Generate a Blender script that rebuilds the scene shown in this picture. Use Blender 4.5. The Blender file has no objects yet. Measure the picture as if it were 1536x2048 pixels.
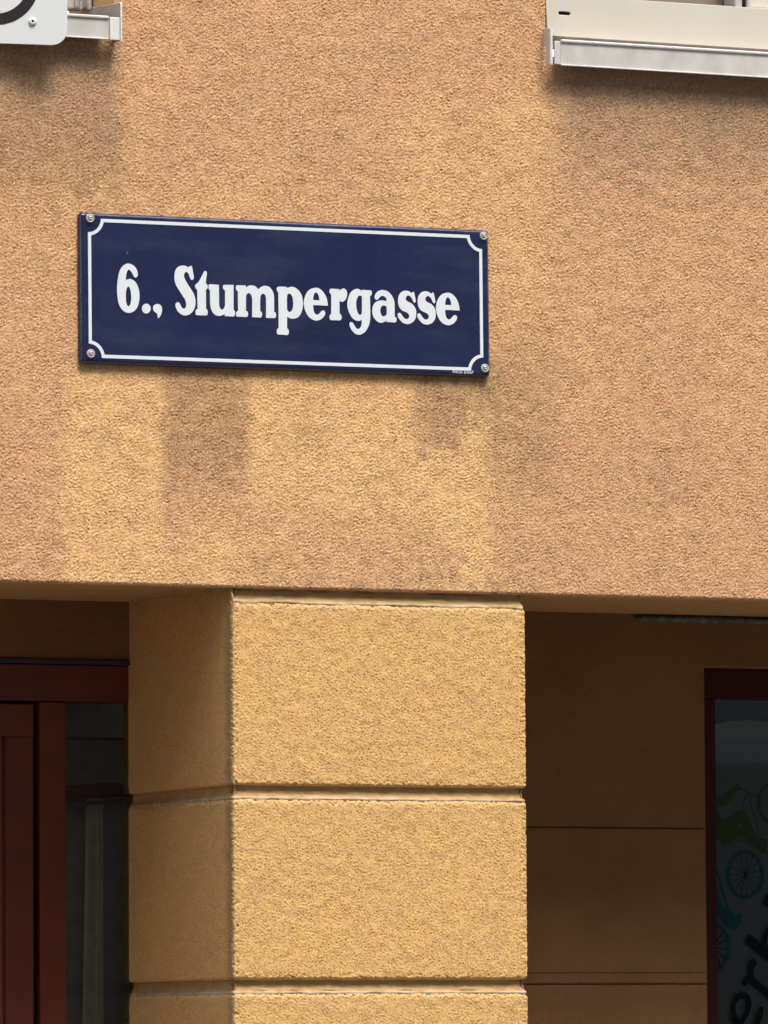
import bpy, bmesh, math, random
import numpy as np
from mathutils import Vector, Matrix

S = bpy.context.scene
COL = S.collection
random.seed(7)

# ------------------------------------------------------------------ camera
cam = bpy.data.cameras.new('camera')
cam_o = bpy.data.objects.new('camera', cam)
COL.objects.link(cam_o)
Rt = Vector((0.90552349, -0.42425632, -0.00581342))
Up = Vector((-0.02713398, -0.07157659, 0.99706596))
Fw = Vector((0.42342764, 0.90270891, 0.07632605))
M = Matrix((Rt, Up, -Fw)).transposed().to_4x4()
M.translation = Vector((-5.20859, -12.52196, 1.6))
cam_o.matrix_world = M
cam.sensor_fit = 'VERTICAL'
cam.sensor_height = 24.0
cam.lens = 13800 / 2048 * 24.0
cam.clip_start = 0.05
cam.clip_end = 2000
S.camera = cam_o

# ------------------------------------------------------------------ light
SUN_EL, SUN_AZ = math.radians(64), math.radians(15)      # azimuth: to the right of the wall's normal
to_sun = Vector((math.sin(SUN_AZ) * math.cos(SUN_EL), -math.cos(SUN_AZ) * math.cos(SUN_EL), math.sin(SUN_EL)))
W = bpy.data.worlds.new('World')
S.world = W
W.use_nodes = True
wn = W.node_tree
bg = wn.nodes['Background']
sky = wn.nodes.new('ShaderNodeTexSky')
sky.sky_type = 'NISHITA'
sky.sun_disc = False
sky.sun_elevation = SUN_EL
sky.sun_rotation = math.pi - SUN_AZ
sky.dust_density = 3.0
hs = wn.nodes.new('ShaderNodeHueSaturation')
hs.inputs['Saturation'].default_value = 0.35            # thin white cloud in front of the blue
wn.links.new(sky.outputs[0], hs.inputs['Color'])
wn.links.new(hs.outputs[0], bg.inputs['Color'])
bg.inputs['Strength'].default_value = 0.15
sun = bpy.data.lights.new('sun', 'SUN')
sun.energy = 1.4
sun.angle = math.radians(15)
sun.color = (1.0, 0.95, 0.87)
sun_o = bpy.data.objects.new('sun', sun)
COL.objects.link(sun_o)
sun_o.rotation_euler = to_sun.to_track_quat('Z', 'Y').to_euler()
sun_o.location = (2, -8, 14)
S.view_settings.view_transform = 'Standard'
S.view_settings.look = 'None'
S.view_settings.exposure = 1.38
S.view_settings.gamma = 1.0
S.view_settings.use_curve_mapping = False
S.render.film_transparent = False
S.cycles.max_bounces = 8
S.cycles.use_denoising = True
S.cycles.denoiser = 'OPENIMAGEDENOISE'
S.cycles.denoising_input_passes = 'RGB_ALBEDO_NORMAL'
S.cycles.denoising_prefilter = 'ACCURATE'

# ------------------------------------------------------------------ material helpers
def new_mat(name):
    m = bpy.data.materials.new(name)
    m.use_nodes = True
    return m, m.node_tree, m.node_tree.nodes['Principled BSDF']

def nd(nt, kind, **kw):
    n = nt.nodes.new('ShaderNode' + kind)
    for k, v in kw.items():
        setattr(n, k, v)
    return n

def coords(nt, scale=(1, 1, 1)):
    tc = nd(nt, 'TexCoord')
    mp = nd(nt, 'Mapping')
    mp.inputs['Scale'].default_value = scale
    nt.links.new(tc.outputs['Object'], mp.inputs['Vector'])
    return mp.outputs[0]

def noise(nt, vec, scale, detail=3, rough=0.55):
    n = nd(nt, 'TexNoise')
    n.inputs['Scale'].default_value = scale
    n.inputs['Detail'].default_value = detail
    n.inputs['Roughness'].default_value = rough
    nt.links.new(vec, n.inputs['Vector'])
    return n.outputs['Fac']

def ramp(nt, fac, lo, hi, a=0.0, b=1.0):
    r = nd(nt, 'MapRange')
    r.inputs['From Min'].default_value = lo
    r.inputs['From Max'].default_value = hi
    r.inputs['To Min'].default_value = a
    r.inputs['To Max'].default_value = b
    nt.links.new(fac, r.inputs['Value'])
    return r.outputs[0]

def math_n(nt, op, a, b=None):
    n = nd(nt, 'Math', operation=op)
    for i, v in enumerate((a, b)):
        if v is None:
            continue
        if isinstance(v, (int, float)):
            n.inputs[i].default_value = v
        else:
            nt.links.new(v, n.inputs[i])
    return n.outputs[0]

def mixc(nt, fac, a, b, mode='MIX'):
    n = nd(nt, 'Mix', data_type='RGBA', blend_type=mode)
    n.clamp_factor = True
    for sock, v in ((n.inputs[0], fac), (n.inputs[6], a), (n.inputs[7], b)):
        if isinstance(v, (int, float)):
            sock.default_value = v
        elif isinstance(v, tuple):
            sock.default_value = (*v, 1.0)
        else:
            nt.links.new(v, sock)
    return n.outputs[2]

def attr(nt, name):
    n = nd(nt, 'Attribute', attribute_name=name)
    return n.outputs['Fac']

def bump(nt, bsdf, h, strength, dist):
    b = nd(nt, 'Bump')
    b.inputs['Strength'].default_value = strength
    b.inputs['Distance'].default_value = dist
    nt.links.new(h, b.inputs['Height'])
    nt.links.new(b.outputs[0], bsdf.inputs['Normal'])

def simple(name, col, rough=0.6, spec=0.3, metal=0.0, var=0.12, scale=30, bmp=0.0, coat=0.0, stretch=(1, 1, 1)):
    """plain coloured material with procedural variation of tone and fine relief"""
    m, nt, b = new_mat(name)
    v = coords(nt, stretch)
    f = noise(nt, v, scale, 5, 0.6)
    c = mixc(nt, ramp(nt, f, 0.3, 0.7), tuple(x * (1 - var) for x in col), tuple(min(1, x * (1 + var)) for x in col))
    nt.links.new(c, b.inputs['Base Color'])
    b.inputs['Roughness'].default_value = rough
    b.inputs['Specular IOR Level'].default_value = spec
    b.inputs['Metallic'].default_value = metal
    b.inputs['Coat Weight'].default_value = coat
    if bmp:
        bump(nt, b, noise(nt, v, scale * 6, 4), 0.5, bmp)
    return m

# rough cast render of the upper wall; attributes paler / grime_shade / dust are painted tones: stains, and shade under the sign
def stucco_mat(name, base, paler_col, grime_shade, dust, speck, fine, lo, spark, blot=0.35):
    m, nt, b = new_mat(name)
    v = coords(nt)
    big = noise(nt, v, 5.0, 4, 0.6)
    mid = noise(nt, v, 23.0, 4, 0.6)
    f = math_n(nt, 'ADD', attr(nt, 'paler'), ramp(nt, big, 0.42, 0.7, -0.08, 0.42))
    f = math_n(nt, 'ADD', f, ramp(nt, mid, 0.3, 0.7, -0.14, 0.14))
    c = mixc(nt, f, base, paler_col)
    g = math_n(nt, 'ADD', attr(nt, 'grime_shade'), ramp(nt, noise(nt, v, 9.0, 5, 0.65), 0.52, 0.8, 0.0, blot))
    c = mixc(nt, g, c, grime_shade)
    c = mixc(nt, attr(nt, 'dust'), c, dust)
    vo = nd(nt, 'TexVoronoi', feature='F1')
    vo.inputs['Scale'].default_value = speck
    nt.links.new(v, vo.inputs['Vector'])
    hsv = nd(nt, 'SeparateColor', mode='RGB')
    nt.links.new(vo.outputs['Color'], hsv.inputs[0])
    k = ramp(nt, hsv.outputs[0], 0.0, 1.0, lo, 1.16)
    w = ramp(nt, hsv.outputs[1], 0.90, 1.0, 0.0, spark)
    kk = nd(nt, 'CombineXYZ')
    for i in range(3):
        nt.links.new(k, kk.inputs[i])
    c = mixc(nt, 1.0, c, kk.outputs[0], 'MULTIPLY')
    c = mixc(nt, w, c, (0.72, 0.62, 0.48))
    nt.links.new(c, b.inputs['Base Color'])
    b.inputs['Roughness'].default_value = 0.85
    b.inputs['Specular IOR Level'].default_value = 0.25
    bump(nt, b, noise(nt, v, fine, 3, 0.6), 0.6, 0.0012)
    return m

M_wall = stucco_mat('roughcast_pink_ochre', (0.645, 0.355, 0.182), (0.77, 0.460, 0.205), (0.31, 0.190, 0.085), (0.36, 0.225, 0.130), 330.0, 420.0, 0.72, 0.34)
M_pillar = stucco_mat('roughcast_yellow_ochre', (0.68, 0.405, 0.155), (0.73, 0.435, 0.155), (0.36, 0.225, 0.105), (0.50, 0.33, 0.18), 420.0, 420.0, 0.80, 0.16, 0.03)
def joint_mat():
    m, nt, b = new_mat('joint_mortar')
    v = coords(nt)
    f = noise(nt, v, 38, 5, 0.65)
    c = mixc(nt, ramp(nt, f, 0.3, 0.7), (0.34, 0.205, 0.083), (0.47, 0.292, 0.128))
    g = math_n(nt, 'MULTIPLY', attr(nt, 'dust'), ramp(nt, f, 0.36, 0.62, 0.15, 1.0))
    c = mixc(nt, g, c, (0.47, 0.385, 0.265))
    nt.links.new(c, b.inputs['Base Color'])
    b.inputs['Roughness'].default_value = 0.9
    b.inputs['Specular IOR Level'].default_value = 0.2
    bump(nt, b, noise(nt, v, 240, 4), 0.5, 0.001)
    return m
M_joint = joint_mat()
M_soffit = simple('soffit_render', (0.50, 0.30, 0.140), 0.9, 0.15, var=0.08, scale=12, bmp=0.0006)
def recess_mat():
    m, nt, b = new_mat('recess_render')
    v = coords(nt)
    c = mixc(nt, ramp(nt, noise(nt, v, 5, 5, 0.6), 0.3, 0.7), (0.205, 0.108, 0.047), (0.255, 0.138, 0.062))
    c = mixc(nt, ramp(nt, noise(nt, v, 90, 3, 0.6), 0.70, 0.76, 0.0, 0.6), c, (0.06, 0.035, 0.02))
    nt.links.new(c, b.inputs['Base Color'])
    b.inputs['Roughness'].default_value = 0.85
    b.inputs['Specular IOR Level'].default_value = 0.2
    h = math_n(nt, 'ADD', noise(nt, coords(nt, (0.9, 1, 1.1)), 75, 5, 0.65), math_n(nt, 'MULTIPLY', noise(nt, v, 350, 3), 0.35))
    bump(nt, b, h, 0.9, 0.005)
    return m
M_recess = recess_mat()
M_red = simple('oxblood_paint', (0.135, 0.032, 0.020), 0.45, 0.35, var=0.10, scale=14)
M_oxshade = simple('oxblood_paint_shaded', (0.052, 0.009, 0.007), 0.5, 0.2, var=0.15, scale=14)  # oxblood darkened to carry the shade on the recessed frame
M_redsheen = simple('oxblood_sheen', (0.21, 0.065, 0.052), 0.42, 0.35, var=0.08, scale=14)  # paler oxblood: the door panel's reflection put into its colour
M_black = simple('black_rubber', (0.012, 0.010, 0.014), 0.6, 0.3)
M_flash = simple('dark_flashing', (0.045, 0.032, 0.045), 0.5, 0.4)
M_alu = simple('weathered_aluminium', (0.56, 0.53, 0.49), 0.5, 0.35, metal=0.0, var=0.15, scale=9, stretch=(3.0, 1, 1.5))
M_alu2 = simple('pink_grey_aluminium', (0.36, 0.29, 0.27), 0.55, 0.3, var=0.14, scale=25)
M_lip = simple('bright_aluminium_lip', (0.70, 0.68, 0.64), 0.35, 0.5, var=0.06, scale=40)
M_cream = simple('cream_powder_coat', (0.60, 0.55, 0.465), 0.42, 0.4, var=0.035, scale=4)
M_rail = simple('grey_guide_rail', (0.45, 0.43, 0.38), 0.5, 0.4, var=0.06, scale=20)
M_plate = simple('white_coated_plate', (0.66, 0.67, 0.665), 0.35, 0.4, var=0.02, scale=12)
M_ink = simple('black_sign_film', (0.022, 0.016, 0.018), 0.45, 0.35)
M_screw = simple('steel_screw', (0.55, 0.53, 0.50), 0.35, 0.5, metal=0.7, var=0.2, scale=300)
M_cup = simple('nylon_cup_washer', (0.46, 0.44, 0.40), 0.5, 0.4, var=0.2, scale=300)
M_dark = simple('dark_interior', (0.012, 0.014, 0.016), 0.8, 0.1)
M_navy = simple('navy_band', (0.004, 0.010, 0.045), 0.6, 0.2)
M_curtain = simple('pale_curtain', (0.80, 0.80, 0.72), 0.9, 0.1)
M_poster = simple('grey_window_film', (0.155, 0.164, 0.160), 0.7, 0.2, var=0.05, scale=5)
M_poster2 = simple('pale_arch_grey', (0.19, 0.20, 0.188), 0.7, 0.2, var=0.05, scale=5)
M_olive = simple('olive_print', (0.075, 0.100, 0.004), 0.7, 0.2)
M_teal = simple('teal_print', (0.002, 0.115, 0.125), 0.7, 0.2)
M_print = simple('black_print', (0.004, 0.004, 0.006), 0.7, 0.2)
M_blind = simple('brown_grey_blind', (0.26, 0.205, 0.16), 0.7, 0.2, var=0.15, scale=14, stretch=(0.4, 1, 6))
M_strip = simple('dusty_grey_strip', (0.13, 0.125, 0.115), 0.9, 0.1, var=0.5, scale=60, bmp=0.001)
M_enamel_w = simple('white_enamel', (0.70, 0.74, 0.76), 0.18, 0.5, var=0.02, scale=40)

def enamel_blue():
    m, nt, b = new_mat('blue_enamel')
    v = coords(nt)
    f = noise(nt, v, 6, 3)
    c = mixc(nt, ramp(nt, f, 0.3, 0.7), (0.008, 0.015, 0.056), (0.016, 0.020, 0.068))
    sky_sheen = math_n(nt, 'MULTIPLY', ramp(nt, noise(nt, coords(nt, (1.6, 1, 7.0)), 2.6, 5, 0.6), 0.48, 0.66), ramp(nt, noise(nt, v, 55, 4, 0.7), 0.3, 0.7, 0.55, 1.0))
    c = mixc(nt, math_n(nt, 'MULTIPLY', sky_sheen, 0.55), c, (0.034, 0.042, 0.075))      # grey haze painted in for the sky's reflection
    chip = ramp(nt, noise(nt, coords(nt, (1.0, 1, 0.45)), 120, 2), 0.80, 0.83)
    c = mixc(nt, chip, c, (0.16, 0.19, 0.30))
    nt.links.new(c, b.inputs['Base Color'])
    b.inputs['Roughness'].default_value = 0.05
    b.inputs['Specular IOR Level'].default_value = 0.7
    h = math_n(nt, 'ADD', noise(nt, v, 3.2, 2), math_n(nt, 'MULTIPLY', noise(nt, coords(nt, (1, 1, 1.6)), 42, 4, 0.6), 0.06))
    bump(nt, b, h, 0.6, 0.03)
    return m
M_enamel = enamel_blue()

def glass_mat():
    m, nt, b = new_mat('window_glass')
    out = nt.nodes['Material Output']
    tr = nd(nt, 'BsdfTransparent')
    tr.inputs[0].default_value = (0.92, 0.94, 0.94, 1)
    gl = nd(nt, 'BsdfGlossy')
    gl.inputs['Roughness'].default_value = 0.02
    fr = nd(nt, 'Fresnel')
    fr.inputs[0].default_value = 1.45
    mx = nd(nt, 'MixShader')
    nt.links.new(fr.outputs[0], mx.inputs[0])
    nt.links.new(tr.outputs[0], mx.inputs[1])
    nt.links.new(gl.outputs[0], mx.inputs[2])
    nt.links.new(mx.outputs[0], out.inputs['Surface'])
    return m
M_glass = glass_mat()
M_road = simple('asphalt', (0.055, 0.054, 0.052), 0.9, 0.2, var=0.2, scale=8, bmp=0.002)
M_pave = simple('pavement_slabs', (0.145, 0.138, 0.127), 0.9, 0.2, var=0.2, scale=6, bmp=0.002)
M_kerb = simple('granite_kerb', (0.25, 0.24, 0.23), 0.8, 0.3, var=0.2, scale=40)
M_opp = simple('unseen_facade_render', (0.33, 0.335, 0.335), 0.9, 0.2, var=0.08, scale=1.5)
M_opwin = simple('opposite_window', (0.03, 0.035, 0.04), 0.1, 0.5)

# ------------------------------------------------------------------ object helpers
def empty(name, loc, label=None, cat=None, parent=None):
    o = bpy.data.objects.new(name, None)
    COL.objects.link(o)
    o.location = loc
    o.empty_display_size = 0.1
    if parent:
        o.parent = parent
        o.location = Vector(loc) - world_loc(parent)
    if label:
        o['label'] = label
    if cat:
        o['category'] = cat
    return o

def world_loc(o):
    v = Vector((0, 0, 0))
    while o:
        v = v + o.location
        o = o.parent
    return v

def link(name, me, mat, parent, smooth=False):
    o = bpy.data.objects.new(name, me)
    COL.objects.link(o)
    if mat:
        me.materials.clear()
        me.materials.append(mat)
    if smooth:
        me.shade_smooth()
    if parent:
        o.parent = parent
        o.location = -world_loc(parent)
    return o

def box(name, x, y, z, mat, parent, bev=0.0015, seg=2):
    bm = bmesh.new()
    r = bmesh.ops.create_cube(bm, size=1)
    for v in r['verts']:
        v.co = Vector(((x[0], x[1])[v.co.x > 0], (y[0], y[1])[v.co.y > 0], (z[0], z[1])[v.co.z > 0]))
    if bev:
        bmesh.ops.bevel(bm, geom=bm.edges[:], offset=bev, segments=seg, affect='EDGES', profile=0.5)
    me = bpy.data.meshes.new(name)
    bm.to_mesh(me)
    bm.free()
    return link(name, me, mat, parent)

def prism(name, pts, axis, a, b, mat, parent, bev=0.0012):
    """polygon pts extruded from a to b along axis: 'x' pts are (y,z), 'y' pts are (x,z), 'z' pts are (x,y)"""
    def co(p, t):
        return {'x': (t, p[0], p[1]), 'y': (p[0], t, p[1]), 'z': (p[0], p[1], t)}[axis]
    bm = bmesh.new()
    lo = [bm.verts.new(co(p, a)) for p in pts]
    hi = [bm.verts.new(co(p, b)) for p in pts]
    n = len(pts)
    bm.faces.new(lo)
    bm.faces.new(hi[::-1])
    for i in range(n):
        bm.faces.new((lo[i], lo[(i + 1) % n], hi[(i + 1) % n], hi[i]))
    bmesh.ops.recalc_face_normals(bm, faces=bm.faces[:])
    if bev:
        bmesh.ops.bevel(bm, geom=bm.edges[:], offset=bev, segments=2, affect='EDGES', profile=0.5)
    me = bpy.data.meshes.new(name)
    bm.to_mesh(me)
    bm.free()
    return link(name, me, mat, parent)

def smooth_loop(loop, sub=4):
    """closed Catmull-Rom through points [(x,z,corner)], unit 0.1 mm -> m"""
    n = len(loop)
    out = []
    for i in range(n):
        p0, p1, p2, p3 = (np.array(loop[(i + k) % n][:2], float) for k in (-1, 0, 1, 2))
        c1, c2 = loop[i][2], loop[(i + 1) % n][2]
        if c1 and c2:
            out.append(p1)
            continue
        t1 = (p2 - p0) / 2 if not c1 else (p2 - p1) * 0.6
        t2 = (p3 - p1) / 2 if not c2 else (p2 - p1) * 0.6
        L = np.linalg.norm(p2 - p1)
        for t, T in (('a', t1), ('b', t2)):
            l = np.linalg.norm(T)
            if l > 1.15 * L:
                T *= 1.15 * L / l
        for s in range(sub):
            t = s / sub
            out.append((2*t**3-3*t**2+1)*p1 + (t**3-2*t**2+t)*t1 + (-2*t**3+3*t**2)*p2 + (t**3-t**2)*t2)
    return np.array(out) * 1e-4

def flat(name, loops, y, thick, mat, parent, bev=0.0, origin=(0, 0)):
    """filled outline(s) in the wall plane (x,z), front at y - thick, with true holes"""
    cu = bpy.data.curves.new(name, 'CURVE')
    cu.dimensions = '2D'
    cu.fill_mode = 'BOTH'
    cu.extrude = thick / 2
    cu.bevel_depth = bev
    cu.bevel_resolution = 1
    for L in loops:
        sp = cu.splines.new('POLY')
        sp.points.add(len(L) - 1)
        for p, q in zip(sp.points, L):
            p.co = (q[0] + origin[0], q[1] + origin[1], 0, 1)
        sp.use_cyclic_u = True
    tmp = bpy.data.objects.new('tmp', cu)
    COL.objects.link(tmp)
    dg = bpy.context.evaluated_depsgraph_get()
    me = bpy.data.meshes.new_from_object(tmp.evaluated_get(dg))
    bpy.data.objects.remove(tmp)
    bpy.data.curves.remove(cu)
    me.name = name
    me.transform(Matrix(((1, 0, 0, 0), (0, 0, -1, y - thick / 2), (0, 1, 0, 0), (0, 0, 0, 1))))
    return link(name, me, mat, parent)

def disc_profile(name, c, prof, mat, parent, n=20, ydir=(0, -1, 0)):
    """solid of revolution about the wall normal through c = (x,y,z); prof = [(radius, out)]"""
    bm = bmesh.new()
    rings = []
    for r, h in prof:
        if r <= 1e-6:
            rings.append([bm.verts.new((c[0], c[1] - h, c[2]))])
        else:
            rings.append([bm.verts.new((c[0] + r * math.cos(2*math.pi*i/n), c[1] - h, c[2] + r * math.sin(2*math.pi*i/n))) for i in range(n)])
    for a, b in zip(rings, rings[1:]):
        for i in range(n):
            j = (i + 1) % n
            if len(a) == 1:
                bm.faces.new((a[0], b[i], b[j]))
            elif len(b) == 1:
                bm.faces.new((a[i], b[0], a[j]))
            else:
                bm.faces.new((a[i], b[i], b[j], a[j]))
    bmesh.ops.recalc_face_normals(bm, faces=bm.faces[:])
    me = bpy.data.meshes.new(name)
    bm.to_mesh(me)
    bm.free()
    return link(name, me, mat, parent, True)

# ------------------------------------------------------------------ rough render relief
RNG = np.random.default_rng(11)

def fnoise(shape, step, lo, hi, seed, aniso=1.0):
    """band-limited noise, wavelengths lo..hi metres, unit variance"""
    r = np.random.default_rng(seed)
    n = np.fft.rfft2(r.standard_normal(shape).astype(np.float32))
    fz = np.fft.fftfreq(shape[0], step)[:, None] / aniso
    fx = np.fft.rfftfreq(shape[1], step)[None, :]
    f = np.sqrt(fx**2 + fz**2)
    w = np.exp(-(f * lo)**2 * 0.7) * (1 - np.exp(-(f * hi)**2))
    o = np.fft.irfft2(n * w, s=shape)
    return (o / o.std()).astype(np.float32)

def grains(shape, step, cell, seed, warp):
    """stones thrown into the render: overlapping bumps of random size"""
    r = np.random.default_rng(seed)
    nz, nx = shape
    gx, gz = int(nx * step / cell) + 6, int(nz * step / cell) + 6
    px, pz = r.random((gz, gx)), r.random((gz, gx))
    hh, rr = r.random((gz, gx)), 0.45 + 0.5 * r.random((gz, gx))
    an, el = r.random((gz, gx)) * math.pi, 1.0 + 0.9 * r.random((gz, gx))
    ca, sa = np.cos(an), np.sin(an)
    X, Z = np.meshgrid(np.arange(nx) * step / cell + 2, np.arange(nz) * step / cell + 2)
    X = X + warp * fnoise(shape, step, cell * 0.5, cell * 2, seed + 1)
    Z = Z + warp * fnoise(shape, step, cell * 0.5, cell * 2, seed + 2)
    ix, iz = np.floor(X).astype(int), np.floor(Z).astype(int)
    best = np.zeros(shape, np.float32)
    for dz in (-1, 0, 1):
        for dx in (-1, 0, 1):
            jx, jz = np.clip(ix + dx, 0, gx - 1), np.clip(iz + dz, 0, gz - 1)
            ux, uz = X - jx - px[jz, jx], Z - jz - pz[jz, jx]
            a = (ux * ca[jz, jx] + uz * sa[jz, jx]) / el[jz, jx]
            b = (-ux * sa[jz, jx] + uz * ca[jz, jx])
            d2 = (a * a + b * b) / rr[jz, jx]**2
            best = np.maximum(best, (0.35 + 0.65 * hh[jz, jx]) * (1 - d2))
    return best

def highpass(a, step, cut):
    n = np.fft.rfft2(a)
    f2 = np.fft.fftfreq(a.shape[0], step)[:, None]**2 + np.fft.rfftfreq(a.shape[1], step)[None, :]**2
    return np.fft.irfft2(n * (1 - np.exp(-f2 * cut * cut)), s=a.shape).astype(np.float32)

def sheet(name, P, mat, parent, attrs=None, hole=None, flip=False):
    """quad sheet from an array (rows, cols, 3)"""
    nr, nc, _ = P.shape
    idx = np.arange(nr * nc).reshape(nr, nc)
    q = np.stack([idx[:-1, :-1], idx[:-1, 1:], idx[1:, 1:], idx[1:, :-1]], -1)
    if flip:
        q = q[..., ::-1]
    q = q.reshape(-1, 4)
    if hole is not None:
        q = q[~hole.reshape(-1)]
    me = bpy.data.meshes.new(name)
    me.vertices.add(nr * nc)
    me.vertices.foreach_set('co', P.reshape(-1).astype(np.float32))
    me.loops.add(len(q) * 4)
    me.loops.foreach_set('vertex_index', q.reshape(-1).astype(np.int32))
    me.polygons.add(len(q))
    me.polygons.foreach_set('loop_start', (np.arange(len(q)) * 4).astype(np.int32))
    me.update(calc_edges=True)
    for k, v in (attrs or {}).items():
        at = me.attributes.new(k, 'FLOAT', 'POINT')
        at.data.foreach_set('value', np.ascontiguousarray(v, np.float32).reshape(-1))
    return link(name, me, mat, parent, True)

def sm(a, b, x):
    t = np.clip((x - a) / (b - a), 0, 1)
    return t * t * (3 - 2 * t)

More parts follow.
